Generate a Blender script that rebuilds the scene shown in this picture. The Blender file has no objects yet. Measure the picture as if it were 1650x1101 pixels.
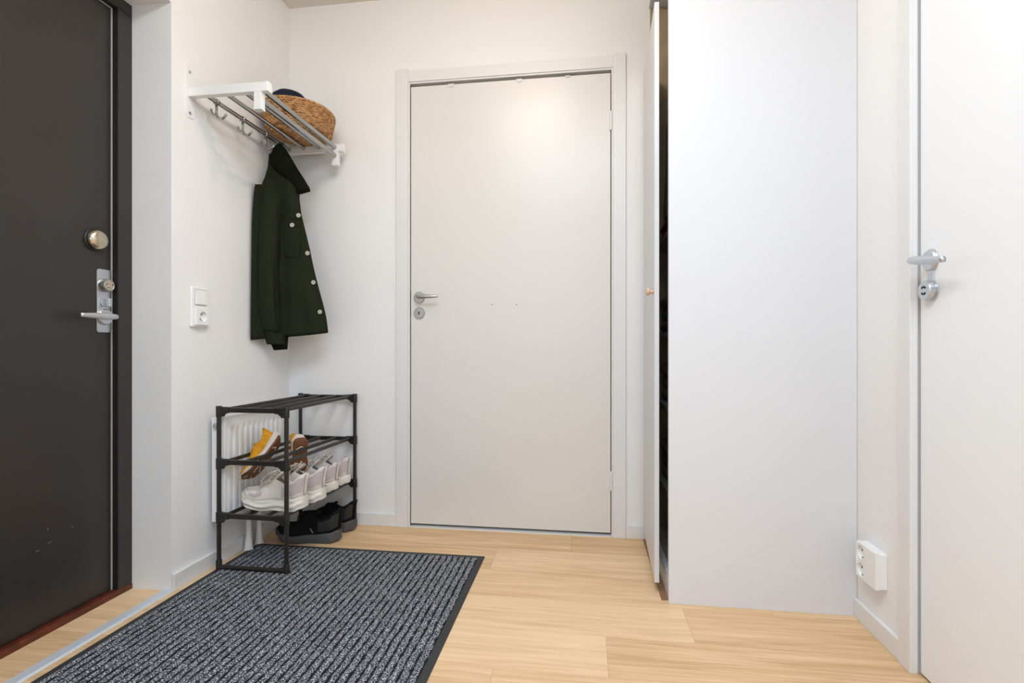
import bpy, bmesh, math, random
from mathutils import Vector, Matrix, noise
random.seed(7)
PI = math.pi
scene = bpy.context.scene
COL = scene.collection

# ------------------------------------------------------------------ helpers
def obj(name, bm, mat, parent=None, smooth=False, bevel=0, label=None, auto=None):
    me = bpy.data.meshes.new(name)
    bmesh.ops.recalc_face_normals(bm, faces=bm.faces[:])
    if smooth:
        for f in bm.faces: f.smooth = True
    bm.to_mesh(me); bm.free()
    o = bpy.data.objects.new(name, me)
    COL.objects.link(o)
    for m in (mat if isinstance(mat, (list, tuple)) else [mat]):
        me.materials.append(m)
    if parent: o.parent = parent
    if bevel:
        b = o.modifiers.new('bevel', 'BEVEL'); b.width = bevel; b.segments = 2
        b.limit_method = 'ANGLE'; b.angle_limit = math.radians(40)
        b.harden_normals = False
    if auto:
        for p in me.polygons: p.use_smooth = True
        me.set_sharp_from_angle(angle=math.radians(auto))
    if label: o['label'] = label
    return o

def tag(o, label, cat, group=None, kind=None):
    o['label'] = label; o['category'] = cat
    if group: o['group'] = group
    if kind: o['kind'] = kind
    return o

def thing(name, label, cat, loc=(0, 0, 0), rot=(0, 0, 0), group=None):
    o = bpy.data.objects.new(name, None); COL.objects.link(o)
    o.location = loc; o.rotation_euler = rot; o.empty_display_size = .05
    return tag(o, label, cat, group)

def struct(name, bm, mat, label=None, cat=None, **k):
    o = obj(name, bm, mat, **k); o['kind'] = 'structure'
    o['label'] = label or name.replace('_', ' '); o['category'] = cat or name.split('_')[0]
    return o

def NB(): return bmesh.new()

def box(bm, x0, x1, y0, y1, z0, z1, mi=0, M=None):
    vs = [bm.verts.new(v) for v in ((x0,y0,z0),(x1,y0,z0),(x1,y1,z0),(x0,y1,z0),(x0,y0,z1),(x1,y0,z1),(x1,y1,z1),(x0,y1,z1))]
    if M: 
        for v in vs: v.co = M @ v.co
    for f in ((0,3,2,1),(4,5,6,7),(0,1,5,4),(1,2,6,5),(2,3,7,6),(3,0,4,7)):
        bm.faces.new([vs[i] for i in f]).material_index = mi
    return vs

def prism(bm, poly, fn, t0, t1, mi=0):
    """poly in 2D -> fn(a,b,t)"""
    A = [bm.verts.new(fn(a, b, t0)) for a, b in poly]
    B = [bm.verts.new(fn(a, b, t1)) for a, b in poly]
    n = len(poly)
    bm.faces.new(A[::-1]).material_index = mi; bm.faces.new(B).material_index = mi
    for i in range(n):
        bm.faces.new((A[i], A[(i+1) % n], B[(i+1) % n], B[i])).material_index = mi

def loft(bm, rings, closed=True, caps=True, mi=0, mif=None):
    R = [[bm.verts.new(p) for p in r] for r in rings]
    n = len(R[0])
    for i in range(len(R)-1):
        for j in range(n if closed else n-1):
            k = (j+1) % n
            f = bm.faces.new((R[i][j], R[i][k], R[i+1][k], R[i+1][j]))
            f.material_index = mif(i, j) if mif else mi
    if caps and closed:
        bm.faces.new(R[0][::-1]).material_index = mif(0, 0) if mif else mi
        bm.faces.new(R[-1]).material_index = mif(len(R)-2, 0) if mif else mi
    return R

def frame_of(d):
    d = Vector(d).normalized()
    up = Vector((0, 0, 1)) if abs(d.z) < .95 else Vector((1, 0, 0))
    a = d.cross(up).normalized(); b = a.cross(d).normalized()
    return a, b

def tube(bm, pts, r, n=10, mi=0, caps=True, sq=1.0, flat=1.0):
    """tube along points; r number or list; flat squashes the b axis"""
    pts = [Vector(p) for p in pts]
    rings = []; pa = None
    for i, p in enumerate(pts):
        d = (pts[min(i+1, len(pts)-1)] - pts[max(i-1, 0)])
        a, b = frame_of(d)
        if pa is not None:
            dn = d.normalized()
            a = (pa - dn*pa.dot(dn)).normalized(); b = a.cross(dn).normalized()
        pa = a
        rr = r[i] if isinstance(r, (list, tuple)) else r
        rings.append([p + a*math.cos(2*PI*k/n)*rr + b*math.sin(2*PI*k/n)*rr*flat for k in range(n)])
    loft(bm, rings, mi=mi, caps=caps)

def lathe(bm, prof, M=None, n=32, mi=0, caps=True):
    """prof list of (r, h) about local z"""
    M = M or Matrix()
    rings = [[M @ Vector((r*math.cos(2*PI*k/n), r*math.sin(2*PI*k/n), h)) for k in range(n)] for r, h in prof]
    loft(bm, rings, mi=mi, caps=caps)

def axis(loc, d):
    """matrix taking local z to direction d"""
    d = Vector(d).normalized()
    return Matrix.Translation(loc) @ d.to_track_quat('Z', 'Y').to_matrix().to_4x4()

def bez(ps, n=12):
    """Catmull-Rom through points"""
    ps = [Vector(p) for p in ps]; out = []
    P = [ps[0]*2-ps[1]] + ps + [ps[-1]*2-ps[-2]]
    for i in range(1, len(P)-2):
        for k in range(n):
            t = k/n; a, b, c, d = P[i-1], P[i], P[i+1], P[i+2]
            out.append(.5*((2*b)+(c-a)*t+(2*a-5*b+4*c-d)*t*t+(3*b-a-3*c+d)*t**3))
    out.append(ps[-1]); return out

def interp(T, x):
    if x <= T[0][0]: return T[0][1]
    for (a, b), (c, d) in zip(T, T[1:]):
        if x <= c:
            t = (x-a)/(c-a); return b+(d-b)*t
    return T[-1][1]
def sinterp(T, x):
    if x <= T[0][0]: return T[0][1]
    for (a, b), (c, d) in zip(T, T[1:]):
        if x <= c:
            t = (x-a)/(c-a); t = t*t*(3-2*t); return b+(d-b)*t
    return T[-1][1]

# ------------------------------------------------------------------ materials
def s2l(c): return tuple(((v/255)/12.92 if v/255 <= .04045 else ((v/255+.055)/1.055)**2.4) for v in c)
def mat(name, rgb, rough=.5, metal=0, var=0.0, vscale=20, bump=0.0, bscale=200, spec=.5, sheen=0, lin=False, coat=0):
    m = bpy.data.materials.new(name); m.use_nodes = True
    nt = m.node_tree; N = nt.nodes; L = nt.links; b = N['Principled BSDF']
    c = rgb if lin else s2l(rgb)
    b.inputs['Roughness'].default_value = rough; b.inputs['Metallic'].default_value = metal
    b.inputs['Specular IOR Level'].default_value = spec
    b.inputs['Sheen Weight'].default_value = sheen
    b.inputs['Coat Weight'].default_value = coat
    tc = N.new('ShaderNodeTexCoord')
    if var:
        n = N.new('ShaderNodeTexNoise'); n.inputs['Scale'].default_value = vscale; n.inputs['Detail'].default_value = 4
        L.new(tc.outputs['Object'], n.inputs['Vector'])
        r = N.new('ShaderNodeValToRGB'); r.color_ramp.elements[0].position = .3; r.color_ramp.elements[1].position = .7
        r.color_ramp.elements[0].color = (*[v*(1-var) for v in c], 1); r.color_ramp.elements[1].color = (*[min(1, v*(1+var)) for v in c], 1)
        L.new(n.outputs['Fac'], r.inputs[0]); L.new(r.outputs[0], b.inputs['Base Color'])
    else: b.inputs['Base Color'].default_value = (*c, 1)
    if bump:
        n = N.new('ShaderNodeTexNoise'); n.inputs['Scale'].default_value = bscale; n.inputs['Detail'].default_value = 3
        L.new(tc.outputs['Object'], n.inputs['Vector'])
        bp = N.new('ShaderNodeBump'); bp.inputs['Strength'].default_value = bump; bp.inputs['Distance'].default_value = .002
        L.new(n.outputs['Fac'], bp.inputs['Height']); L.new(bp.outputs[0], b.inputs['Normal'])
    return m

M_wall = mat('painted_wall', (242, 240, 238), .62, var=.012, vscale=3, bump=.12, bscale=260)
M_ceil = mat('ceiling_paint', (228, 222, 212), .8, bump=.1, bscale=200)
M_trim = mat('white_trim', (231, 229, 227), .38, bump=.02, bscale=80)
M_door = mat('white_door', (226, 222, 217), .33, var=.008, vscale=2, bump=.03, bscale=120)
M_door2 = mat('bright_white_door', (243, 243, 243), .3, bump=.03, bscale=120)
M_void = mat('dark_gap_backing', (30, 26, 22), .9)  # near-black colour standing in for shade in the door gaps
M_floor_shade = mat('shaded_floor_brown', (150, 112, 82), .6, var=.15, vscale=40)  # flat brown for floor lying in shade
M_cab = mat('white_laminate', (223, 223, 225), .34, bump=.02, bscale=150)
M_dark = mat('dark_brown_door', (46, 41, 37), .36, var=.05, vscale=4, bump=.05, bscale=300)
M_black = mat('black_gasket_and_gap_shade', (14, 13, 12), .6)
M_plast = mat('white_plastic', (242, 241, 239), .25)
M_plasd = mat('grey_recess', (196, 194, 190), .4)
M_steel = mat('satin_steel', (190, 190, 188), .3, 1, bump=.05, bscale=400)
M_nickel = mat('satin_nickel', (205, 192, 172), .24, 1)
M_silver = mat('silver_alu', (205, 208, 212), .34, 1)
M_edge = mat('grey_edge_strip', (176, 176, 172), .4, .1)
M_chrome = mat('chrome_bar', (170, 170, 168), .16, 1)
M_alu = mat('anodised_strip', (214, 220, 226), .4, .2, bump=.05, bscale=500)
M_rackw = mat('white_lacquer', (240, 239, 237), .3)
M_rackb = mat('black_powder_coat', (36, 32, 28), .38, bump=.06, bscale=500)
M_rackp = mat('black_plastic_joint', (26, 24, 22), .5)
M_rad = mat('radiator_enamel', (240, 239, 237), .28)
M_red = mat('red_stained_wood', (92, 40, 24), .4, var=.35, vscale=30)
M_knob = mat('birch_knob', (222, 184, 146), .45, var=.08, vscale=60)
M_inner = mat('brown_lining', (170, 150, 118), .7, var=.1)
M_hole = mat('dark_hole', (12, 12, 12), .8)
M_cap = mat('navy_twill', (22, 30, 48), .85, var=.15, vscale=80, bump=.4, bscale=900, spec=.2)
M_rug_b = mat('rubber_border', (52, 52, 52), .7, bump=.3, bscale=400)
M_coat = mat('green_wool', (39, 43, 30), .95, var=.25, vscale=300, bump=.35, bscale=500, spec=.06)
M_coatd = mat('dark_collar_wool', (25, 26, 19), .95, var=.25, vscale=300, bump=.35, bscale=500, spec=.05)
M_btn = mat('pearl_button', (196, 192, 178), .25)
M_clear = mat('frosted_plastic', (222, 220, 216), .25)

def wood_floor():
    m = bpy.data.materials.new('oak_planks'); m.use_nodes = True
    nt = m.node_tree; N = nt.nodes; L = nt.links; b = N['Principled BSDF']
    at = N.new('ShaderNodeAttribute'); at.attribute_name = 'plank'; at.attribute_type = 'GEOMETRY'
    tc = N.new('ShaderNodeTexCoord')
    sep = N.new('ShaderNodeSeparateColor'); L.new(at.outputs['Color'], sep.inputs[0])
    # plank offset
    comb = N.new('ShaderNodeCombineXYZ'); mul = N.new('ShaderNodeMath'); mul.operation = 'MULTIPLY'; mul.inputs[1].default_value = 37
    L.new(sep.outputs[0], mul.inputs[0]); L.new(mul.outputs[0], comb.inputs[0]); L.new(mul.outputs[0], comb.inputs[1]); L.new(mul.outputs[0], comb.inputs[2])
    add = N.new('ShaderNodeVectorMath'); add.operation = 'ADD'; L.new(tc.outputs['Object'], add.inputs[0]); L.new(comb.outputs[0], add.inputs[1])
    mp = N.new('ShaderNodeMapping'); mp.inputs['Scale'].default_value = (.9, 11, 11); L.new(add.outputs[0], mp.inputs[0])
    n1 = N.new('ShaderNodeTexNoise'); n1.inputs['Scale'].default_value = 1.6; n1.inputs['Detail'].default_value = 2; n1.inputs['Distortion'].default_value = .6
    L.new(mp.outputs[0], n1.inputs['Vector'])
    # cathedral rings from the contours of a stretched noise
    ml = N.new('ShaderNodeMath'); ml.operation = 'MULTIPLY'; ml.inputs[1].default_value = 30; L.new(n1.outputs['Fac'], ml.inputs[0])
    sn = N.new('ShaderNodeMath'); sn.operation = 'SINE'; L.new(ml.outputs[0], sn.inputs[0])
    mp2 = N.new('ShaderNodeMapping'); mp2.inputs['Scale'].default_value = (4, 240, 240); L.new(add.outputs[0], mp2.inputs[0])
    n2 = N.new('ShaderNodeTexNoise'); n2.inputs['Scale'].default_value = 1.0; n2.inputs['Detail'].default_value = 5; n2.inputs['Roughness'].default_value = .65
    L.new(mp2.outputs[0], n2.inputs['Vector'])
    mp3 = N.new('ShaderNodeMapping'); mp3.inputs['Scale'].default_value = (1.2, 22, 22); L.new(add.outputs[0], mp3.inputs[0])
    n3 = N.new('ShaderNodeTexNoise'); n3.inputs['Scale'].default_value = 1.0; n3.inputs['Detail'].default_value = 3
    L.new(mp3.outputs[0], n3.inputs['Vector'])
    def lin(a, k, off):
        x = N.new('ShaderNodeMath'); x.operation = 'MULTIPLY_ADD'; L.new(a, x.inputs[0]); x.inputs[1].default_value = k; x.inputs[2].default_value = off; return x.outputs[0]
    def addn(a, c):
        x = N.new('ShaderNodeMath'); x.operation = 'ADD'; L.new(a, x.inputs[0]); L.new(c, x.inputs[1]); return x.outputs[0]
    v = addn(addn(lin(sn.outputs[0], .055, 0), lin(n2.outputs['Fac'], .75, -.375)), addn(lin(n3.outputs['Fac'], .55, -.275), lin(sep.outputs[1], .5, .25)))
    r = N.new('ShaderNodeValToRGB'); e = r.color_ramp.elements
    e[0].position = .12; e[0].color = (*s2l((206, 166, 120)), 1); e[1].position = .85; e[1].color = (*s2l((246, 220, 182)), 1)
    k = e.new(.5); k.color = (*s2l((236, 202, 160)), 1)
    L.new(v, r.inputs[0]); L.new(r.outputs[0], b.inputs['Base Color'])
    b.inputs['Roughness'].default_value = .5; b.inputs['Specular IOR Level'].default_value = .35
    bp = N.new('ShaderNodeBump'); bp.inputs['Strength'].default_value = .15; bp.inputs['Distance'].default_value = .001
    L.new(n2.outputs['Fac'], bp.inputs['Height']); L.new(bp.outputs[0], b.inputs['Normal'])
    return m
M_oak = wood_floor()

def mat_pile():
    m = bpy.data.materials.new('ribbed_grey_pile'); m.use_nodes = True
    nt = m.node_tree; N = nt.nodes; L = nt.links; b = N['Principled BSDF']
    tc = N.new('ShaderNodeTexCoord')
    n = N.new('ShaderNodeTexNoise'); n.inputs['Scale'].default_value = 260; n.inputs['Detail'].default_value = 2; n.inputs['Roughness'].default_value = .7
    L.new(tc.outputs['Object'], n.inputs['Vector'])
    r = N.new('ShaderNodeValToRGB'); e = r.color_ramp.elements
    e[0].position = .40; e[0].color = (*s2l((44, 45, 49)), 1); e[1].position = .66; e[1].color = (*s2l((236, 236, 242)), 1)
    k = e.new(.5); k.color = (*s2l((80, 82, 89)), 1)
    L.new(n.outputs['Fac'], r.inputs[0])
    n4 = N.new('ShaderNodeTexNoise'); n4.inputs['Scale'].default_value = 40; n4.inputs['Detail'].default_value = 2
    L.new(tc.outputs['Object'], n4.inputs['Vector'])
    at = N.new('ShaderNodeAttribute'); at.attribute_name = 'plank'
    # dark yarn in the grooves
    sep = N.new('ShaderNodeSeparateColor'); L.new(at.outputs['Color'], sep.inputs[0])
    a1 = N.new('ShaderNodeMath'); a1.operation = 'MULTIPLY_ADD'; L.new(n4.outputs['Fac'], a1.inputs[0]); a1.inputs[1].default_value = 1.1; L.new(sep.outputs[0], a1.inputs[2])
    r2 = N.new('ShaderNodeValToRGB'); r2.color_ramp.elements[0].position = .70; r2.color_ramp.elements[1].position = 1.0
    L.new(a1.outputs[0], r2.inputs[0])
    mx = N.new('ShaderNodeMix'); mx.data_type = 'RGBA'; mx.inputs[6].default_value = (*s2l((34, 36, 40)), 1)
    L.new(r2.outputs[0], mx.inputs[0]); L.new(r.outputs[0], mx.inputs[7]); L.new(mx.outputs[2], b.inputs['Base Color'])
    b.inputs['Roughness'].default_value = 1; b.inputs['Specular IOR Level'].default_value = .1
    bp = N.new('ShaderNodeBump'); bp.inputs['Strength'].default_value = .8; bp.inputs['Distance'].default_value = .003
    L.new(n.outputs['Fac'], bp.inputs['Height']); L.new(bp.outputs[0], b.inputs['Normal'])
    return m
M_pile = mat_pile()

def mat_straw():
    m = bpy.data.materials.new('braided_straw'); m.use_nodes = True
    nt = m.node_tree; N = nt.nodes; L = nt.links; b = N['Principled BSDF']
    tc = N.new('ShaderNodeTexCoord')
    n = N.new('ShaderNodeTexNoise'); n.inputs['Scale'].default_value = 130; n.inputs['Detail'].default_value = 2
    mp = N.new('ShaderNodeMapping'); mp.inputs['Scale'].default_value = (.35, .35, 1.3); L.new(tc.outputs['Object'], mp.inputs[0]); L.new(mp.outputs[0], n.inputs['Vector'])
    r = N.new('ShaderNodeValToRGB'); e = r.color_ramp.elements
    e[0].position = .3; e[0].color = (*s2l((140, 94, 54)), 1); e[1].position = .7; e[1].color = (*s2l((224, 182, 132)), 1)
    k = e.new(.5); k.color = (*s2l((190, 142, 92)), 1)
    L.new(n.outputs['Fac'], r.inputs[0]); L.new(r.outputs[0], b.inputs['Base Color'])
    b.inputs['Roughness'].default_value = .8
    n2 = N.new('ShaderNodeTexNoise'); n2.inputs['Scale'].default_value = 500; L.new(tc.outputs['Object'], n2.inputs['Vector'])
    bp = N.new('ShaderNodeBump'); bp.inputs['Strength'].default_value = .5; bp.inputs['Distance'].default_value = .002
    L.new(n2.outputs['Fac'], bp.inputs['Height']); L.new(bp.outputs[0], b.inputs['Normal'])
    return m
M_straw = mat_straw()

# ------------------------------------------------------------------ room
XL, XR, YB, H = -1.426, .86, 2.345, 2.506
YR = -2.6          # rear wall
# floor: individual planks along x, given rows and joints
def floor_mesh():
    bm = NB(); cl = bm.loops.layers.color.new('plank')
    rows = [(2.148, YB+.05, [-.05]), (1.945, 2.148, [-.356]), (1.738, 1.945, [.60]), (1.542, 1.738, [.32]), (1.347, 1.542, [.065]), (1.15, 1.347, [-.236])]
    y = 1.15; k = 0
    while y > YR-.1:
        k += 1; rows.append((y-.198, y, [(-.9, .45, -.2, .7)[k % 4]])); y -= .198
    x0, x1 = -1.75, 1.3
    rnd = random.Random(3)
    tones = {(0, 0): .42, (0, 1): .22, (1, 0): .34, (1, 1): .66, (2, 0): .6, (2, 1): .62, (3, 0): .7, (3, 1): .4, (4, 0): .68, (4, 1): .3, (5, 0): .42, (5, 1): .5}
    for ri, (a, b, J) in enumerate(rows):
        xs = [x0]
        j = J[0]
        pts = sorted([j-1.8, j, j+1.8]); xs += [p for p in pts if x0 < p < x1] + [x1]
        base = [i for i, p in enumerate(xs) if abs(p-j) < 1e-6][0]
        for i in range(len(xs)-1):
            p, q = xs[i], xs[i+1]; g = .0006
            side = 0 if i < base else 1
            tone = tones.get((ri, side), rnd.uniform(.35, .65)); seed = rnd.random()
            top = [bm.verts.new(c) for c in ((p+g, a+g, 0), (q-g, a+g, 0), (q-g, b-g, 0), (p+g, b-g, 0))]
            bot = [bm.verts.new(c) for c in ((p, a, -.0012), (q, a, -.0012), (q, b, -.0012), (p, b, -.0012))]
            low = [bm.verts.new(c) for c in ((p, a, -.02), (q, a, -.02), (q, b, -.02), (p, b, -.02))]
            fs = [bm.faces.new(top)] + [bm.faces.new((bot[s], bot[(s+1) % 4], top[(s+1) % 4], top[s])) for s in range(4)]
            fs += [bm.faces.new((low[s], low[(s+1) % 4], bot[(s+1) % 4], bot[s])) for s in range(4)] + [bm.faces.new(low[::-1])]
            for f in fs:
                for l in f.loops: l[cl] = (seed, tone, 0, 1)
    return bm
struct('floor', floor_mesh(), M_oak, 'pale oak plank floor running left to right', 'floor')
bm = NB(); box(bm, -1.8, 1.4, YR-.1, YB+.15, H, H+.1); struct('ceiling', bm, M_ceil, 'off-white ceiling of the hallway', 'ceiling')
bm = NB()
box(bm, XL-.3, XL, 1.617, YB+.15, -.02, H); box(bm, XL-.3, XL, YR, .6, -.02, H); box(bm, XL-.3, XL, .6, 1.617, 2.058, H)
struct('wall_left', bm, M_wall, 'white left wall with deep opening for the dark entrance door', 'wall')
bm = NB()
box(bm, XL-.3, -.822, YB, YB+.12, -.02, H); box(bm, .134, XR+.4, YB, YB+.12, -.02, H); box(bm, -.822, .134, YB, YB+.12, 2.095, H)
struct('wall_back', bm, M_wall, 'white back wall around the closed white door', 'wall')
bm = NB()
box(bm, XR, XR+.12, 1.487, YB, -.02, H); box(bm, XR, XR+.12, YR, .55, -.02, H); box(bm, XR, XR+.12, .55, 1.487, 2.10, H)
struct('wall_right', bm, M_wall, 'white right wall beside the wardrobe', 'wall')
bm = NB()   # rear wall behind the camera with an opening added for fill light
box(bm, XL-.3, -.9, YR-.12, YR, -.02, H); box(bm, .5, XR+.2, YR-.12, YR, -.02, H)
box(bm, -.9, .5, YR-.12, YR, -.02, .7); box(bm, -.9, .5, YR-.12, YR, 2.2, H)
struct('wall_rear', bm, M_wall, 'white wall behind the viewer with an added fill-light opening', 'wall')
bm = NB()
box(bm, -.9, -.85, YR-.1, YR-.04, .7, 2.2); box(bm, .45, .5, YR-.1, YR-.04, .7, 2.2); box(bm, -.85, .45, YR-.1, YR-.04, .7, .75); box(bm, -.85, .45, YR-.1, YR-.04, 2.15, 2.2); box(bm, -.22, -.18, YR-.1, YR-.04, .75, 2.15)
struct('fill_window', bm, M_trim, 'white window frame added around the rear fill light', 'window')  # window added to carry the fill light from the rear

bm = NB(); box(bm, -.83, .142, YB+.046, YB+.12, 0, 2.10); struct('back_gap_backing', bm, M_void, 'added dark backing for the shaded gaps of the back door', 'gap backing')  # added sheet blocks stray light and paints the door gaps dark
bm = NB(); box(bm, .912, .98, .54, 1.49, 0, 2.12); struct('right_gap_backing', bm, M_void, 'added dark backing for the shaded gap of the right door', 'gap backing')  # same added backing, dark colour for the shade at the jamb
bm = NB(); box(bm, .2605, .2843, 1.785, 2.333, 0, .0018); struct('trim_8', bm, M_floor_shade, 'narrow brown strip standing in for shaded floor along the wardrobe plinth', 'shade strip')  # shadow under the wardrobe door, painted as a brown strip
# baseboards
def base(name, b, lab): struct(name, b, M_trim, lab, 'baseboard', bevel=.002)
bm = NB(); box(bm, XL, XL+.012, 1.617, YB, 0, .058); base('baseboard_left', bm, 'low white baseboard under the radiator')
bm = NB(); box(bm, XL+.012, -.876, YB-.012, YB, 0, .058); base('baseboard_back', bm, 'low white baseboard left of the closed white door')
bm = NB(); box(bm, .187, .30, YB-.012, YB, 0, .058); base('baseboard_back_right', bm, 'short white baseboard between door casing and wardrobe')
bm = NB(); box(bm, XR-.012, XR, 1.526, 1.765, 0, .058); base('baseboard_right', bm, 'white baseboard under the double socket')

# trims: casings
bm = NB()
box(bm, -.876, -.819, YB-.014, YB, 0, 2.162); box(bm, .131, .187, YB-.014, YB, 0, 2.158)
box(bm, -.819, .131, YB-.011, YB, 2.100, 2.152)
box(bm, -.819, -.811, YB-.008, YB, 0, 2.100); box(bm, .124, .131, YB-.008, YB, 0, 2.100); box(bm, -.811, .124, YB-.006, YB, 2.092, 2.100)
struct('trim_1', bm, M_trim, 'white flat casing around the closed back door', 'casing', bevel=.0015)
bm = NB()
box(bm, XR-.015, XR, 1.475, 1.526, 0, 2.17); box(bm, XR-.015, XR, .50, .55, 0, 2.17); box(bm, XR-.013, XR, .55, 1.475, 2.115, 2.165)
box(bm, XR-.004, XR+.10, 1.4815, 1.4868, 0, 2.115); box(bm, XR-.004, XR+.005, 1.4745, 1.481, 0, 2.115); box(bm, XR, XR+.1, .55, 1.4815, 2.10, 2.112)
struct('trim_2', bm, M_trim, 'white casing around the door at the right edge', 'casing', bevel=.0015)
bm = NB(); box(bm, -.811, .124, YB-.010, YB+.04, 0, .0045); struct('trim_3', bm, M_trim, 'thin white threshold under the closed back door', 'threshold')
bm = NB(); prism(bm, [(-1.462, 0), (-1.455, .004), (-1.425, .004), (-1.418, 0)], lambda a, b, t: (a, t, b), .6, 1.617)
struct('trim_4', bm, M_alu, 'pale metal transition strip on the floor before the entrance', 'threshold')
bm = NB(); box(bm, -1.70, -1.577, .6, 1.617, -.001, .02); struct('trim_5', bm, M_red, 'reddish wooden threshold under the dark entrance door', 'threshold', bevel=.003)

# ------------------------------------------------------------------ door_1: closed white door at the back
def screw(name, parent, c, d, r=.004, m=None):
    b = NB(); lathe(b, [(r, 0), (r, .0012), (r*.7, .002), (r*.2, .0022)], axis(c, d), 14); return obj(name, b, m or M_steel, parent, auto=40)
d1 = tag(bpy.data.objects.new('door_1', None), 'closed plain white door in the back wall with steel lever', 'door', kind='structure'); COL.objects.link(d1); d1.location = (-.808, YB, 0)
inv = Matrix.Translation(-d1.location)
def sh(bm, par):
    bm.transform(Matrix.Translation(-par.matrix_basis.translation)); return bm
bm = NB(); box(bm, -.808, .121, YB, YB+.04, .0165, 2.080); obj('door_leaf', sh(bm, d1), M_door, d1, bevel=.0015)
bm = NB(); box(bm, -.822, -.815, YB+.001, YB+.045, 1.005, 1.115); obj('strike_plate', sh(bm, d1), M_hole, d1)
for z in (1.862, .25):
    bm = NB(); lathe(bm, [(.0065, -.04), (.0065, -.0145), (.0055, -.0143), (.0055, -.0135), (.0065, -.0133), (.0065, .0133), (.0055, .0135), (.0055, .0143), (.0065, .0145), (.0065, .04), (.004, .044)], Matrix.Translation((.1225, YB-.006, z)), 16)
    box(bm, .106, .120, YB-.0015, YB+.001, z-.028, z+.028)
    obj('hinge', sh(bm, d1), M_trim, d1, auto=40)
for x, z in ((-.418, 1.047), (-.303, 1.045)):
    screw('screw_hole', d1, Vector((x, YB+.0005, z))-d1.location, (0, -1, 0), .0024, M_plasd if 0 else M_hole)

def lever_handle(parent, root, out, along, L=.12, m=None, reach=.052, slim=1.0, droop=0.0):
    """rose + lever; root on door face, out = outward normal, along = lever direction"""
    m = m or M_steel
    root = Vector(root); out = Vector(out); along = (Vector(along)+Vector((0, 0, -droop))).normalized()
    b = NB(); lathe(b, [(.0265, 0), (.0265, .006), (.024, .009), (.011, .0092), (.011, .0092)], axis(root, out), 40)
    rose = obj('rose', b, m, parent, auto=35)
    b = NB()
    pts = bez([root+out*.008, root+out*(reach*.6), root+out*(reach*.93)+along*.004, root+out*reach+along*.022, root+out*reach+along*.06, root+out*(reach-.004)+along*L], 8)
    n = len(pts); rad = []
    for i in range(n):
        t = i/(n-1)
        rad.append(sinterp([(0, .0085), (.3, .0085), (.5, .0095), (.68, .0120), (.85, .0112), (1, .0092)], t)*slim)
    rings = []
    up = Vector((0, 0, 1))
    for i, p in enumerate(pts):
        d = (pts[min(i+1, n-1)]-pts[max(i-1, 0)]).normalized()
        s = d.cross(up).normalized(); t = i/(n-1)
        wz = rad[i]*sinterp([(0, 1), (.45, 1), (.7, .95), (1, .8)], t)
        ws = rad[i]*sinterp([(0, 1), (.4, 1), (.7, .62), (1, .6)], t)
        rings.append([p+s*ws*math.cos(2*PI*k/16)+up*wz*math.sin(2*PI*k/16) for k in range(16)])
    loft(b, rings)
    return obj('lever', b, m, parent, smooth=True)
h1 = bpy.data.objects.new('door_handle', None); COL.objects.link(h1); h1.parent = d1; h1['label'] = 'satin steel lever handle on round rose'
h1.location = Vector((-.766, YB, 1.084))-d1.location
lever_handle(h1, (0, 0, 0), (0, -1, 0), (1, 0, 0), .102, slim=.85)
bm = NB(); lathe(bm, [(.0265, 0), (.0265, .006), (.024, .009), (.004, .0092)], axis((-.766-d1.location.x, 0, 1.010), (0, -1, 0)), 40)
e1 = obj('keyhole_plate', bm, M_steel, d1, auto=35)
bm = NB(); prism(bm, [(.003*math.cos(a), .003*math.sin(a)+.004) for a in [PI*i/6 for i in range(7)]]+[(-.003, -.007), (.003, -.007)][0:2], lambda a, b, t: (a-.766+.808, t, b+1.010), -.0096, -.0088)
obj('keyhole', bm, M_hole, e1)

# frosted clips over the top of the back door
for i, (x, w, r) in enumerate(((-.612, .030, .014), (-.291, .027, .014), (-.070, .024, .007))):
    b = NB()
    poly = [(-w/2, .004), (w/2, .004)] + [(w/2*math.cos(a), -r*math.sin(a)) for a in [PI*j/8 for j in range(9)]]
    prism(b, poly, lambda a, c, t: (a, t, c), -.0034, -.0006)
    box(b, -w/2, w/2, -.0034, .03, .0022, .0042)
    o = obj('over_door_hook', b, M_clear if i < 2 else M_plasd)
    o.location = (x, YB, 2.0790)
    tag(o, ['frosted plastic hook over the door top, leftmost of the three', 'frosted plastic hook over the door top, middle of the three', 'small grey clip over the door top, rightmost of the three'][i], 'hook', 'clips over the top edge of the back door')

# ------------------------------------------------------------------ door_2: white door on the right
d2 = tag(bpy.data.objects.new('door_2', None), 'plain white door at the right edge of the picture', 'door', kind='structure'); COL.objects.link(d2); d2.location = (.868, .56, 0)
bm = NB(); box(bm, .868, .905, .556, 1.470, .008, 2.096); obj('door_leaf', sh(bm, d2), M_door2, d2, bevel=.0012)
h2 = bpy.data.objects.new('door_handle', None); COL.objects.link(h2); h2.parent = d2; h2['label'] = 'pale satin lever handle on oval plate'
h2.location = Vector((.868, 1.428, 1.073))-d2.location
lever_handle(h2, (0, 0, 0), (-1, 0, 0), (0, -1, 0), .122, M_silver, droop=.13)
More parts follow.
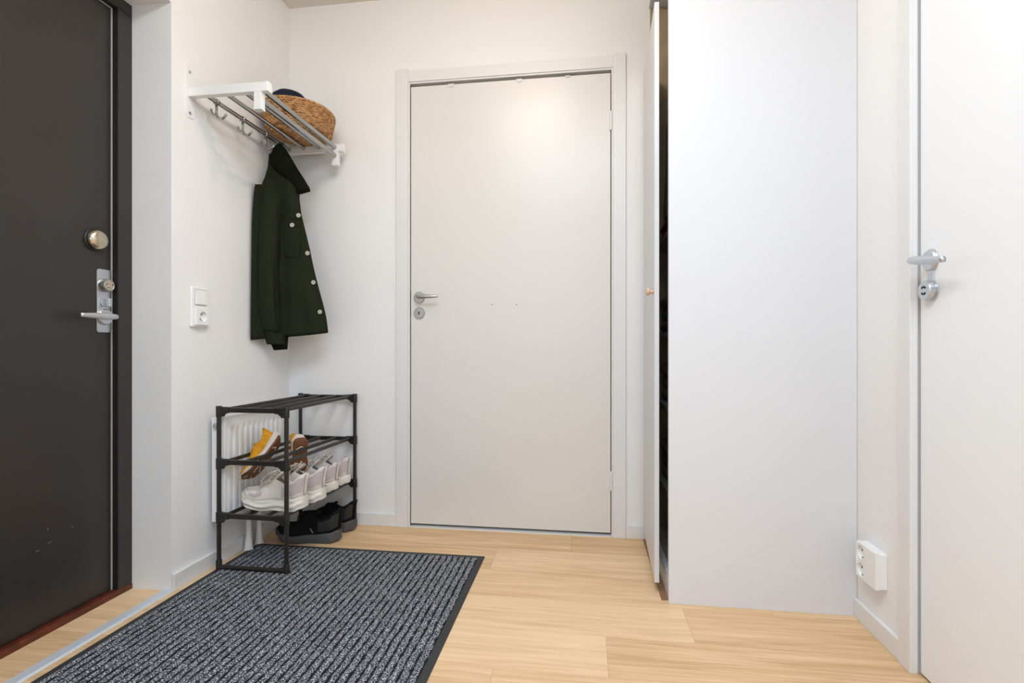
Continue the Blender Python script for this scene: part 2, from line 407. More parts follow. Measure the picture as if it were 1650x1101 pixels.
# joined back plate (two discs with a narrow neck)
bm = NB()
pl = []
for i in range(48):
    a = 2*PI*i/48; s, c = math.sin(a), math.cos(a)
    pl.append((c, s))
def plate_outline():
    out = []; r = .029; d = .076; nk = .012
    a0 = math.asin(nk/r)
    for i in range(25): a = -PI/2+a0+(2*PI-2*a0)*i/24; out.append((r*math.cos(a), r*math.sin(a)))
    for i in range(25): a = PI/2+a0+(2*PI-2*a0)*i/24; out.append((r*math.cos(a), -d+r*math.sin(a)))
    return out
prism(bm, plate_outline(), lambda a, b, t: (t, a, b), -.0035, 0); obj('back_plate', bm, M_silver, h2, bevel=.001)
bm = NB(); lathe(bm, [(.0245, 0), (.0245, .012), (.0225, .0145), (.003, .0148)], axis((-.0035, 0, -.076), (-1, 0, 0)), 40)
tt = obj('lock_rosette', bm, M_silver, h2, auto=35)
for sgn in (1, -1):
    bm = NB(); tube(bm, [(-.0186, .0068*math.cos(a), -.076+sgn*(.0035+.006*math.sin(a))) for a in [PI*.12+PI*.76*i/8 for i in range(9)]], .0018, 8)
    obj('lock_slot', bm, M_hole, tt)

# ------------------------------------------------------------------ door_3: dark entrance door
d3 = tag(bpy.data.objects.new('door_3', None), 'dark brown entrance door with silver lock plate', 'door', kind='structure'); COL.objects.link(d3); d3.location = (-1.60, .66, 0)
bm = NB(); box(bm, -1.65, -1.60, .664, 1.5535, .0215, 2.010); obj('door_leaf', sh(bm, d3), M_dark, d3, bevel=.0015)
bm = NB(); box(bm, -1.65, -1.5985, 1.5537, 1.5585, .0215, 2.0140); box(bm, -1.65, -1.5985, .664, 1.5537, 2.0102, 2.0140); obj('edge_strip', sh(bm, d3), M_edge, d3)
bm = NB()
prism(bm, [(-1.60, .0204), (-1.6, .0207), (-1.6, .0207)][:3] if 0 else [(-1.645, .0203), (-1.603, .0203), (-1.603, .0213), (-1.645, .0213)], lambda a, b, t: (a, t, b), .67, 1.55)
obj('bottom_seal', sh(bm, d3), M_black, d3)
bm = NB(); box(bm, -1.68, -1.58, 1.5625, 1.617, .02, 2.0170); box(bm, -1.68, -1.58, .60, .6575, .02, 2.0170)
box(bm, -1.68, -1.58, .60, 1.617, 2.0185, 2.058); 
fr = obj('door_frame', sh(bm, d3), M_dark, d3, bevel=.001)
bm = NB(); box(bm, -1.68, -1.6545, .6575, 1.5625, .021, 2.0180); box(bm, -1.66, -1.5805, 1.5600, 1.5627, .021, 2.0165); box(bm, -1.66, -1.5805, .6575, 1.56, 2.0150, 2.0187); obj('dark_gap_facing', sh(bm, d3), M_black, d3)  # black facing paints the gap beside the frame as if in shade
# scuffs low on the leaf
bm = NB()
for y, z, l, a in ((1.345, .305, .010, 1.2), (1.350, .262, .016, .45), (1.315, .25, .014, .1), (1.42, .285, .008, -1)):
    c, s = math.cos(a), math.sin(a); w = .0006
    bm.faces.new([bm.verts.new((-1.5997, y+c*u-s*v, z+s*u+c*v)) for u, v in ((-l/2, 0), (0, -w), (l/2, 0), (0, w))])
obj('scuff_marks', sh(bm, d3), M_plasd, d3)
LX = -1.60
pl3 = Vector((LX, 1.5265, 0))
lk = bpy.data.objects.new('lock_plate_set', None); COL.objects.link(lk); lk.parent = d3; lk.location = Vector((LX, 1.5265, 1.008))-d3.location; lk['label'] = 'silver lock plate with key cylinder, thumb turn and lever'
def rrect(w, h, r, n=6):
    out = []
    for cx, cy, a0 in ((w/2-r, h/2-r, 0), (-w/2+r, h/2-r, PI/2), (-w/2+r, -h/2+r, PI), (w/2-r, -h/2+r, 3*PI/2)):
        for i in range(n+1): a = a0+PI/2*i/n; out.append((cx+r*math.cos(a), cy+r*math.sin(a)))
    return out
bm = NB(); prism(bm, rrect(.052, .212, .008), lambda a, b, t: (t, a, b), 0, .003); obj('plate', bm, M_silver, lk, bevel=.0008)
bm = NB(); lathe(bm, [(.0235, .003), (.0225, .014), (.0195, .0225), (.0175, .0235), (.0165, .0225), (.002, .0225)], axis((0, 0, .052), (1, 0, 0)), 40)
cy = obj('key_cylinder', bm, M_steel, lk, auto=35)
bm = NB(); lathe(bm, [(.0162, .0222), (.0162, .0236), (.001, .0236)], axis((0, 0, .052), (1, 0, 0)), 32); lathe(bm, [(.0065, .0235), (.006, .026), (.0005, .026)], axis((0, .001, .049), (1, 0, 0)), 24); obj('cylinder_face', bm, M_nickel, lk, auto=35)
for dy in (-.0105, .0115):
    bm = NB(); lathe(bm, [(.0019, .0234), (.0019, .0240), (.0002, .0240)], axis((0, dy, .055), (1, 0, 0)), 12); obj('cylinder_hole', bm, M_hole, lk)
bm = NB(); lathe(bm, [(.0150, .003), (.0150, .006), (.001, .0062)], axis((0, 0, -.006), (1, 0, 0)), 32)
loft(bm, [[(x, w*sy*.5, -.006+hh*sz*.5) for sy, sz in ((-1, -1), (1, -1), (1, 1), (-1, 1))] for x, w, hh in ((.006, .016, .026), (.016, .009, .028), (.024, .012, .030), (.027, .010, .028))])
obj('thumb_turn', bm, M_silver, lk, bevel=.0015)
hd = bpy.data.objects.new('lever_handle', None)
# lever (child parts stay two levels deep: plate set > rose / lever)
lever_handle(lk, (.003, 0, -.054), (1, 0, 0), (0, -1, 0), .124, M_nickel if 0 else M_silver, reach=.050)
bpy.data.objects.remove(hd)
bm = NB(); lathe(bm, [(.0375, 0), (.0375, .003), (.034, .006)], axis(Vector((LX, 1.494, 1.207))-d3.location, (1, 0, 0)), 44); hb = obj('knob_escutcheon', bm, M_rackp, d3, auto=35)
bm = NB(); lathe(bm, [(.0335, .005), (.0338, .013), (.0315, .020), (.024, .0262), (.012, .0286), (.0008, .0292)], axis(Vector((LX, 1.494, 1.207))-d3.location, (1, 0, 0)), 48); kb = obj('deadbolt_cover', bm, M_nickel, d3, smooth=True, label='round nickel deadbolt cover')
bm = NB(); lathe(bm, [(.0038, .0275), (.0034, .031), (.0004, .031)], axis(Vector((LX, 1.499, 1.206))-d3.location, (1, 0, 0)), 16); obj('cover_pin', bm, M_steel, kb)

# ------------------------------------------------------------------ switch + sockets
sw = thing('light_switch', 'white rocker switch above a socket on the left wall', 'light switch', (XL, 1.743, 1.0005))
bm = NB(); prism(bm, rrect(.086, .149, .005), lambda a, b, t: (t, a, b), 0, .0105); obj('faceplate', bm, M_plast, sw, bevel=.003)
bm = NB(); prism(bm, rrect(.060, .060, .002), lambda a, b, t: (t, a, b), .0104, .0109)
for v in bm.verts: v.co.z += .0365
obj('switch_gap', bm, M_plasd, sw)
bm = NB(); loft(bm, [[(.0105, -.0275, .0090), (.0105, .0275, .0090), (.0105, .0275, .0640), (.0105, -.0275, .0640)], [(.0165, -.0265, .0095), (.0165, .0265, .0095), (.0132, .0265, .0635), (.0132, -.0265, .0635)]])
obj('rocker', bm, M_plast, sw, bevel=.001)
def socket_well(parent, c, out, side, r=.0195, proud=0.0):
    """schuko-style round well: ring, recessed floor shaded by geometry, pins"""
    c = Vector(c)
    b = NB(); lathe(b, [(r+.003, 0), (r+.003, .0012), (r, .0016), (r-.0012, -.0075), (.001, -.0075)], axis(c, out), 32, caps=False)
    w = obj('socket_well', b, M_plast, parent, auto=50)
    for s in (-1, 1):
        b = NB(); lathe(b, [(.0026, -.0075), (.0026, -.0068), (.0002, -.0068)], axis(c+Vector(side)*.0095*s, out), 12); obj('pin_hole', b, M_hole, w)
    b = NB(); lathe(b, [(.0022, -.006), (.0022, -.002), (.0002, -.002)], axis(c+Vector((0, 0, -.0155)), out), 12); obj('earth_clip', b, M_steel, w)
# socket block stands proud with a real hole (ring of faces)
def holed_plate(bm, w, h, holes, r, t0, t1, fn, cx=0):
    """rect plate of stacked square cells each with a round hole"""
    n = 32; k = len(holes)
    for cz in holes:
        hh = h/2
        def sq(i):
            a = 2*PI*i/n; c, s = math.cos(a), math.sin(a); m = max(c/(w/2-cx), -c/(w/2+cx), abs(s)/hh); return (cx+c/m, s/m)
        ang = sorted([2*PI*q/24 for q in range(24)]+[math.atan2(b_, a_) % (2*PI) for a_, b_ in ((w/2-cx, hh), (-w/2-cx, hh), (-w/2-cx, -hh), (w/2-cx, -hh))])
        ang = [a_ for q, a_ in enumerate(ang) if q == 0 or a_-ang[q-1] > 1e-4]; n = len(ang)
        def sq(i):
            a = ang[i]; c, s = math.cos(a), math.sin(a); m = max(c/(w/2-cx), -c/(w/2+cx), abs(s)/hh); return (cx+c/m, s/m)
        o1 = [bm.verts.new(fn(sq(i)[0], cz+sq(i)[1], t1)) for i in range(n)]; i1 = [bm.verts.new(fn(cx+r*math.cos(ang[i]), cz+r*math.sin(ang[i]), t1)) for i in range(n)]
        o0 = [bm.verts.new(fn(sq(i)[0], cz+sq(i)[1], t0)) for i in range(n)]; i0 = [bm.verts.new(fn(cx+r*math.cos(ang[i]), cz+r*math.sin(ang[i]), t0)) for i in range(n)]
        for i in range(n):
            j = (i+1) % n
            bm.faces.new((o1[i], o1[j], i1[j], i1[i])); bm.faces.new((i1[i], i1[j], i0[j], i0[i])); bm.faces.new((o0[i], o0[j], o1[j], o1[i])); bm.faces.new((i0[i], i0[j], o0[j], o0[i]))
bm = NB(); holed_plate(bm, .060, .060, [-.036], .0198, .0106, .0205, lambda a, b, t: (t, a, b)); obj('socket_insert', bm, M_plast, sw, auto=30)
socket_well(sw, (.0192, 0, -.036), (1, 0, 0), (0, .35, .94))

so = thing('double_socket', 'white double wall socket low on the right wall', 'socket', (XR, 1.655, .209))
bm = NB()
prism(bm, rrect(.108, .106, .006), lambda a, b, t: (-t, a, b), 0, .0195); obj('socket_box', bm, M_plast, so, bevel=.002)
bm = NB(); holed_plate(bm, .106, .0520, [.026, -.026], .0205, .0195, .032, lambda a, b, t: (-t, a, b), cx=.026)
bmesh.ops.remove_doubles(bm, verts=bm.verts[:], dist=.0001); obj('socket_insert', bm, M_plast, so, auto=30)
for z in (.026, -.026): socket_well(so, (-.0305, .026, z), (-1, 0, 0), (0, .94, .35), .0202)

# ------------------------------------------------------------------ wardrobe
wd = thing('wardrobe', 'tall white wardrobe with its door slightly ajar', 'wardrobe', (.57, 2.05, 0))
WX, WY = .281, 1.765
def W(bm, name, m, **k): bm.transform(Matrix.Translation((-.57, -2.05, 0))); return obj(name, bm, m, k.pop('parent', wd), **k)
WT = 2.36
bm = NB(); box(bm, WX, XR-.001, WY, WY+.018, 0, WT); W(bm, 'side_panel', M_cab, bevel=.0008, label='large white end panel facing the room')
bm = NB(); box(bm, WX+.012, XR-.001, YB-.02, YB-.002, .058, WT); W(bm, 'far_side_panel', M_inner)
bm = NB(); box(bm, XR-.012, XR-.002, WY+.018, YB-.02, .07, WT); W(bm, 'back_panel', M_inner)
bm = NB(); box(bm, WX+.004, XR-.012, WY+.018, YB-.02, WT-.02, WT); W(bm, 'top_panel', M_cab)
bm = NB(); box(bm, WX+.0205, XR-.012, WY+.018, YB-.02, .058, .075); W(bm, 'bottom_panel', M_inner)
bm = NB(); box(bm, WX+.004, WX+.02, WY+.018, YB-.02, 0, .0765); W(bm, 'plinth', M_cab)
for z in (.30, .62, .90, 1.28):
    bm = NB(); box(bm, WX+.03, XR-.012, WY+.018, YB-.02, z-.009, z+.009); W(bm, 'shelf', mat('grey_shelf', (150, 144, 134), .6) if z == .3 else bpy.data.materials['grey_shelf'])
bm = NB(); tube(bm, [(.53, WY+.018, 1.95), (.53, YB-.02, 1.95)], .012, 12); W(bm, 'rail', M_chrome)
# dark inner lining of the near side
bm = NB(); box(bm, WX+.01, XR-.013, WY+.0182, WY+.020, .075, WT-.02); W(bm, 'side_lining', M_inner)
# door, hinged at the far edge and turned outwards a little
dr = bpy.data.objects.new('wardrobe_door', None); COL.objects.link(dr); dr.parent = wd
dr.location = Vector((WX-.001, 2.326, 0))-Vector((.57, 2.05, 0)); dr.rotation_euler = (0, 0, math.atan2(-(.281-.2605), 2.326-1.830)); dr['label'] = 'white wardrobe door standing slightly open'
bm = NB(); box(bm, -.016, 0, -.497, 0, .038, 2.046); obj('door_panel', bm, M_cab, dr, bevel=.0008)
bm = NB(); lathe(bm, [(.0062, 0), (.0062, .010), (.0075, .0125), (.0115, .015), (.0125, .017), (.0125, .0225), (.011, .024), (.001, .024)], axis((-.016, -.462, 1.047), (-1, 0, 0)), 32)
obj('door_knob', bm, M_knob, dr, auto=35, label='small round birch knob')
# things inside, seen through the gap
M_g1 = mat('dark_olive_cloth', (110, 100, 72), .95, var=.2, vscale=40); M_g2 = mat('dull_red_cloth', (170, 70, 60), .9, var=.2, vscale=60); M_g3 = mat('brown_cloth', (130, 104, 78), .9, var=.2, vscale=50)
def folded(x0, x1, y0, y1, z0, z1, m, lab, nm='folded_clothes', cat='clothes'):
    b = NB(); n = 3; hgt = (z1-z0)/n
    for i in range(n):
        rr = rrect(x1-x0, hgt*.98, hgt*.45, 5)
        prism(b, rr, lambda a, c, t: ((x0+x1)/2+a+.004*math.sin(i*2.1), t, z0+hgt*(i+.5)+c), y0, y1)
    o = obj(nm, b, m, auto=50); return tag(o, lab, cat, 'clothes on the wardrobe shelves')
folded(.33, .56, 1.99, 2.29, 1.2895, 1.36, M_g2, 'dull red folded clothes seen through the wardrobe gap', )
folded(.33, .58, 1.98, 2.29, .9095, 1.06, M_g1, 'olive folded clothes on wardrobe shelf below the knob height')
folded(.33, .57, 1.98, 2.28, .6295, .78, M_g3, 'brown folded clothes low inside the ajar wardrobe')
folded(.33, .57, 1.98, 2.28, .3095, .46, M_g1, 'dark folded clothes on the lowest wardrobe shelf')
def hanging(y, m, lab):
    t = thing('hanging_garment', lab, 'garment', (.53, y, 1.95), group='garments on the wardrobe rail')
    b = NB(); tube(b, bez([(0, .0, .016), (.014, 0, .030), (.022, 0, .014), (.012, 0, -.012), (0, 0, -.03)], 6), .0017, 6); obj('hanger_hook', b, M_chrome, t)
    b = NB()
    rings = []
    for i in range(14):
        v = i/13; z = -.035-.52*v; w = sinterp([(0, .05), (.12, .17), (.3, .19), (1, .20)], v); d = sinterp([(0, .012), (.15, .03), (1, .035)], v)
        rings.append([(w*math.cos(a)*(1+.03*math.sin(a*5+v*3)), d*math.sin(a)*(1+.2*math.sin(a*7)), z) for a in [2*PI*k/28 for k in range(28)]])
    loft(b, rings); obj('garment_body', b, m, t, smooth=True)
hanging(2.22, M_g1, 'olive garment hanging furthest inside the ajar wardrobe')
hanging(2.08, M_g3, 'brown garment hanging nearer inside the ajar wardrobe')

# ------------------------------------------------------------------ door mat
mt = thing('door_mat', 'large grey ribbed door mat with black rubber border', 'door mat', (-.893, 1.4, 0))
mx0, mx1, my0, my1 = -1.391, -.395, .55, 2.050
bm = NB(); z1 = .0045
o_ = [(mx0, my0), (mx1, my0), (mx1, my1), (mx0, my1)]
B = .024
rings = [[(x, y, z) for x, y in o_] for z in (0, .002)]
rings.append([(x+(.004 if x < -1 else -.004), y+(.004 if y < 1 else -.004), z1) for x, y in o_])
loft(bm, rings)
bm.transform(Matrix.Translation((.893, -1.4, 0))); obj('mat_border', bm, M_rug_b, mt)
bm = NB(); cl = bm.loops.layers.color.new('plank')
px0, px1, py0, py1 = mx0+B, mx1-B, my0+B, my1-B
nr = 38; per = 8; ny = 110; P = []
for i in range(nr*per+1):
    x = px0+(px1-px0)*i/(nr*per); ph = (i % per)/per; g = math.sin(PI*ph)**.6 if i % per else 0
    P.append((x, g))
V = []
for j in range(ny+1):
    y = py0+(py1-py0)*j/ny
    V.append([(bm.verts.new((x+.0035*noise.noise(Vector((x*14, y*22, 3)))*(1 if 0 < i < nr*per else 0), y, z1+.0006+.0036*g*(1 if 0 < j < ny else .2))), g) for i, (x, g) in enumerate(P)])
for j in range(ny):
    for i in range(nr*per):
        q = [V[j][i], V[j][i+1], V[j+1][i+1], V[j+1][i]]
        f = bm.faces.new([v for v, g in q])
        for l, (v, g) in zip(f.loops, q): l[cl] = (g, 0, 0, 1)
b0 = [bm.verts.new(c) for c in ((px0, py0, z1-.0005), (px1, py0, z1-.0005), (px1, py1, z1-.0005), (px0, py1, z1-.0005))]
bm.transform(Matrix.Translation((.893, -1.4, 0))); bm.faces.new(b0)
pile = obj('ribbed_pile', bm, M_pile, mt, auto=80)

# ------------------------------------------------------------------ radiator
ra = thing('radiator', 'small white panel radiator on the left wall behind the shoe rack', 'radiator', (XL, 1.99, .18))
def R_(bm, name, m, **k): bm.transform(Matrix.Translation((-XL, -1.99, -.18))); return obj(name, bm, m, k.pop('parent', ra), **k)
ry0, ry1, rz0, rz1, rx = 1.802, 2.184, .180, .580, -1.362
bm = NB()
ny, nz = 132, 40; G = []
for j in range(nz+1):
    z = rz0+(rz1-rz0)*j/nz; row = []
    for i in range(ny+1):
        y = ry0+(ry1-ry0)*i/ny
        ph = ((y-1.834)/.0345) % 1; inn = (1.818 < y < 2.168)
        fl = max(0, min(1, (abs(ph-.5)-.14)/.12)) if inn else 1
        band = sinterp([(rz0+.02, 0), (rz0+.034, 1), (rz1-.052, 1), (rz1-.046, 0)], z)
        dx = -.007*(1-fl)*0 - .006*fl*band*0 - .0065*band*(1-fl if inn else 0)
        row.append(bm.verts.new((rx+dx, y, z)))
    G.append(row)
for j in range(nz):
    for i in range(ny): bm.faces.new((G[j][i], G[j][i+1], G[j+1][i+1], G[j+1][i]))
bk = [[bm.verts.new((rx-.018, y, z)) for y in (ry0, ry1)] for z in (rz0, rz1)]
bm.faces.new([G[0][i] for i in range(ny+1)]+[bk[0][1], bk[0][0]]); bm.faces.new([G[nz][i] for i in range(ny, -1, -1)]+[bk[1][0], bk[1][1]])
bm.faces.new([G[j][0] for j in range(nz, -1, -1)]+[bk[0][0], bk[1][0]]); bm.faces.new([G[j][ny] for j in range(nz+1)]+[bk[1][1], bk[0][1]])
bm.faces.new((bk[0][0], bk[0][1], bk[1][1], bk[1][0]))
R_(bm, 'front_panel', M_rad, auto=35)
bm = NB(); box(bm, -1.414, rx-.001, ry0-.002, ry0, rz0, rz1+.002); R_(bm, 'side_cover', M_rad)
bm = NB(); box(bm, -1.414, rx-.001, ry1, ry1+.002, rz0, rz1+.002); R_(bm, 'side_cover', M_rad)
bm = NB()
for i in range(38): y = ry0+.006+i*.0100; box(bm, -1.410, rx-.003, y, y+.0055, rz1, rz1+.002)
box(bm, -1.412, -1.409, ry0, ry1, rz1-.01, rz1+.002); box(bm, rx-.004, rx-.001, ry0, ry1, rz1, rz1+.002)
R_(bm, 'top_grille', M_rad)
bm = NB(); box(bm, -1.409, -1.384, ry0+.01, ry1-.01, rz0+.02, rz1-.012); R_(bm, 'convector_core', M_rad)
bm = NB(); lathe(bm, [(.0135, 0), (.0135, .006), (.0105, .010), (.0100, .0080), (.004, .008), (.004, .012), (.0004, .012)], axis((-1.392, ry0-.002, .548), (0, -1, 0)), 28); R_(bm, 'vent_plug', M_steel, auto=35)
for y in (1.86, 2.12):
    bm = NB(); box(bm, XL, -1.409, y, y+.03, .26, .50); R_(bm, 'wall_bracket', M_rad)
for y in (1.985, 2.055):
    bm = NB(); lathe(bm, [(.019, 0), (.019, .004), (.016, .012), (.0115, .055), (.0105, .060), (.0105, .150), (.013, .152), (.013, .182)], Matrix.Translation((-1.390, y, 0.0)), 28)
    R_(bm, 'pipe_cover', M_plast, auto=40)
bm = NB(); lathe(bm, [(.012, 0), (.0145, .01), (.0145, .03), (.006, .034)], axis((-1.384, 2.02, .20), (1, 0, .2)), 20); box(bm, -1.405, -1.375, 1.968, 2.072, .150, .1795); R_(bm, 'valve_block', M_steel, bevel=.003)

# ------------------------------------------------------------------ shoe rack
RX, RY, SL = -1.372, 1.784, .022/.53
sr = thing('shoe_rack', 'black three-tier metal shoe rack in the corner', 'shoe rack', (RX, RY, 0))
def rp(u, v, z): return Vector((u+SL*v, v, z))
LV = [.613, .415, .211]; W_, D_ = .276, .531
for v, ub, z0 in ((0, 0, .0092), (D_, 0, .0), (0, W_, .0092), (D_, W_, .0)):
    b = NB(); tube(b, [rp(ub, v, z0), rp(ub, v, .622)], .0082, 14, caps=True); obj('upright', b, M_rackb, sr, auto=50)
for v in (0, D_):
    for z in LV:
        b = NB(); M = Matrix.Translation(rp(0, v, z))
        box(b, .009, W_-.009, -.0065, .0065, -.009, .009, M=M); cb = obj('cross_bar', b, M_rackb, sr, bevel=.002)
    zf = .0092 if v == 0 else 0.0
    b = NB(); tube(b, [rp(.0, v, zf+.008), rp(W_, v, zf+.008)], .0078, 12); obj('foot_bar', b, M_rackb, sr, auto=50)
    for ub, s in ((0, 1), (W_, -1)):
        for z in LV:
            b = NB(); c = rp(ub, v, z)
            lathe(b, [(.0105, -.026), (.0108, -.024), (.0108, .012 if z != LV[0] else .0135), (.0100, .0145)], Matrix.Translation(c), 16)
            poly = [(0, .0115), (.044, .0105), (.044, -.0105), (.030, -.0115), (.0185, -.021), (.0185, -.025), (0, -.025)]
            prism(b, poly, lambda a, q, t: (c.x+s*a, c.y+t, c.z+q), -.0085, .0085)
            obj('corner_joint', b, M_rackp, sr, auto=40)
        b = NB(); lathe(b, [(.0108, .0), (.0108, .032), (.0098, .034)], Matrix.Translation(rp(ub, v, zf)), 16); obj('foot_cap', b, M_rackp, sr, auto=40)
for z in LV:
    for u in (.027, .105, .183, .255):
        b = NB(); tube(b, [rp(u, .006, z+.0015), rp(u, D_-.006, z+.0015)], .0074, 14); obj('shelf_bar', b, M_rackb, sr, auto=50)

# ------------------------------------------------------------------ shoes
def shoe(name, label, cat, L, w, mats, group, loc, rotM, kind='chunky', lace=True, hgt=1.0, scale=1.0, sole_h=.034):
    """heel at x=0, toe at +x=L, sole bottom z=0"""
    t = thing(name, label, cat, (0, 0, 0), group=group)
    mu, ms, ml, mlin, macc = mats
    def hw(x):   # half width of last
        s = x/L
        base = sinterp([(0, .74), (.12, .80), (.42, .74), (.70, 1.0), (.86, .86), (1, .55)], s)*w/2
        end = 1.0
        if s < .12: end = math.sqrt(max(0, 1-((.12-s)/.12)**2))
        if s > .84: end = math.sqrt(max(0, 1-((s-.84)/.16)**2))
        return max(base*end, .0015)
    def spring(s): return sinterp([(0, .012), (.08, .002), (.18, 0), (.62, 0), (.82, .006), (1, .030)], s)*(1 if kind != 'flat' else .5)
    def soletop(s):
        return sinterp([(0, sole_h+.012), (.12, sole_h+.004), (.4, sole_h-.003), (.7, sole_h*.82), (.88, sole_h*.88+.006), (1, sole_h+.016)], s)
    # sole
    b = NB(); rings = []; n = 36
    for i in range(n+1):
        s = i/n; s = .5-.5*math.cos(PI*s); x = s*L; h = hw(x); z0 = spring(s); z1 = soletop(s)
        prof = []
        m = 9
        flare = .008 if kind == 'chunky' else .004
        for k in range(m+1):
            v = k/m; bulge = flare*math.sin(PI*min(1, v*1.05))**.5 + (.0032*math.cos(v*PI*4+math.sin(s*14)*1.2) if kind == 'chunky' else .0008*math.cos(v*PI*7))
            if kind == 'chunky' : bulge += .004*(1-v)*(1 if s < .35 else .3)
            prof.append((h+bulge*min(1, h/.02), z0+(z1-z0)*v))
        ring = [(x, y, z) for y, z in prof] + [(x, -y, z) for y, z in prof[::-1]]
        # push the ends outward for the flare
        e = (-.008 if s < .02 else .006 if s > .98 else 0)
        rings.append([(px_+e, py_, pz_) for px_, py_, pz_ in ring])
    loft(b, rings)
    so_ = obj('sole', b, ms, t, auto=60)
    if kind == 'gum':
        b = NB(); rings = []
        for i in range(25):
            s = i/24; x = L*(.01+.98*s); h = hw(x)+.0035; z0 = spring(s)
            rings.append([(x, h, z0+.003), (x, h*.96, z0-.004), (x, -h*.96, z0-.004), (x, -h, z0+.003)])
        loft(b, rings); osl = obj('outsole', b, macc, t, auto=40)
        for pts_ in (((.96, 0), (.80, .12), (.62, .30)), ((.90, -.42), (.80, .12)), ((.72, -.40), (.62, .30)), ((.30, -.3), (.22, 0), (.30, .3))):
            b = NB(); tube(b, [(L*s_, w*y_, spring(s_)-.0042) for s_, y_ in pts_], .0022, 6, flat=.5); obj('tread_line', b, ms, osl)
    # upper
    def top(s):
        return hgt*sinterp([(0, .088), (.03, .092), (.12, .074), (.24, .062), (.36, .078), (.43, .086), (.58, .060), (.74, .042), (.9, .032), (1, .012)], s)
    b = NB(); n = 44; rings = []
    for i in range(n+1):
        s = i/n; s = .5-.5*math.cos(PI*s); x = .004+s*(L-.008); h = max(.0012, hw(x)-.002); zb = soletop(s)-.006; H = top(s)
        lean = 0
        # opening half width and depth
        ow = h*sinterp([(0, .55), (.05, .62), (.2, .60), (.4, .52), (.5, .36), (1, .3)], s)
        dep = sinterp([(0, 0), (.03, 0), (.075, .9), (.30, .92), (.36, .75), (.42, .10), (.46, 0)], s)
        prof = []
        m = 8
        for k in range(m+1):      # outer wall bottom to rim
            v = k/m; a = v*PI/2
            puff = 1+.10*math.sin(PI*v)*(1 if s < .3 else .6)
            yy = ow+(h-ow)*math.cos(a)**(.8) if v < 1 else ow
            prof.append((yy*puff, zb+H*math.sin(a)**.9 if v > 0 else zb))
        inn = []
        q = 9
        for k in range(1, q):     # across from +rim to -rim
            v = 1-2*k/q; y = ow*.93*v
            crown = (h*.22)*(1-v*v) if s > .4 else 0
            shp = 1-abs(v)**8
            inn.append((y, zb+H+crown-dep*(H-.004)*shp))
        full = prof+inn+[(-y, z) for y, z in prof[::-1]]
        # lean heel collar outwards
        ring = []
        for y, z in full:
            ex = 0
            if s < .12: ex = -.012*(max(0, (z-zb))/.09)**2*(1-s/.12)
            ring.append((x+ex, y, z))
        rings.append(ring)
    mcount = len(prof)
    def mif(i, j):
        s = .5-.5*math.cos(PI*(i+.5)/n)
        if mcount-1 <= j < mcount-1+9 and .02 < s < .43: return 1
        sd = j if j < mcount else (2*mcount+8-1-j)
        if kind in ('chunky', 'runner'):
            if s < .30 and 1 <= sd < 5: return 2
            if .60 < s < .84 and 2 <= sd < 4 and kind == 'chunky': return 2
        return 0
    loft(b, rings, mif=mif)
    up = obj('upper', b, [mu, mlin, macc if kind in ('chunky', 'runner') else mu], t, smooth=True)
    sm = up.modifiers.new('sub', 'SUBSURF'); sm.levels = 1; sm.render_levels = 1
    # tongue
    tk = 1.0 if lace else .80
    b = NB(); rings = []
    for i in range(9):
        v = i/8; s = .50-.17*v; x = s*L; z = soletop(s)+hgt*sinterp([(0, .070), (.35, .088), (.7, .100), (1, .110)], v)*tk; hw_ = w*.5*sinterp([(0, .30), (1, .42)], v); th = .0045
        arc = .008
        up_ = [(x, y*hw_, z-arc*y*y) for y in (-1, -.5, 0, .5, 1)]; dn = [(x-th, y*hw_*.95, z-arc*y*y-th) for y in (1, .5, 0, -.5, -1)]
        rings.append(up_+dn)
    loft(b, rings); obj('tongue', b, mu, t, smooth=True)
    if lace:
        b = NB()
        for k in range(5):
            s = .44+.058*k; x = s*L; z = soletop(s)+top(s)*1.0+.004-.001*k; yw = w*.5*(.40-.03*k); cr = hw(x)*.22
            tube(b, bez([(x-.004, -yw, z-.004), (x, -yw*.5, z+cr*.7), (x+.003, 0, z+cr+.002), (x+.004, yw*.5, z+cr*.7), (x+.010, yw, z-.004)], 4), .0024, 6, flat=.6)
        z0 = soletop(.42)+top(.42)+.012
        for sg in (1, -1):
            tube(b, bez([(.42*L, 0, z0), (.40*L, sg*.020, z0+.014), (.44*L, sg*.040, z0+.004), (.45*L, sg*.024, z0-.006), (.42*L, 0, z0)], 6), .0022, 6)
            tube(b, bez([(.42*L, 0, z0), (.48*L, sg*.018, z0+.008), (.55*L, sg*.036, z0-.010), (.60*L, sg*.046, z0-.030)], 6), .0022, 6)
        obj('laces', b, ml, t, smooth=True)
    # heel tab
    b = NB(); rings = []
    for i in range(6):
        v = i/5; z = soletop(0)+hgt*.088*v*.98; x = -.0045-.012*v*v
        rings.append([(x-.0005, -.007, z), (x-.0022, 0, z), (x-.0005, .007, z), (x+.002, .006, z), (x+.002, -.006, z)])
    if kind != 'gum': loft(b, rings); obj('heel_tab', b, mu, t, smooth=True)
    t.matrix_world = Matrix.Translation(loc) @ rotM @ Matrix.Scale(scale, 4)
    return t

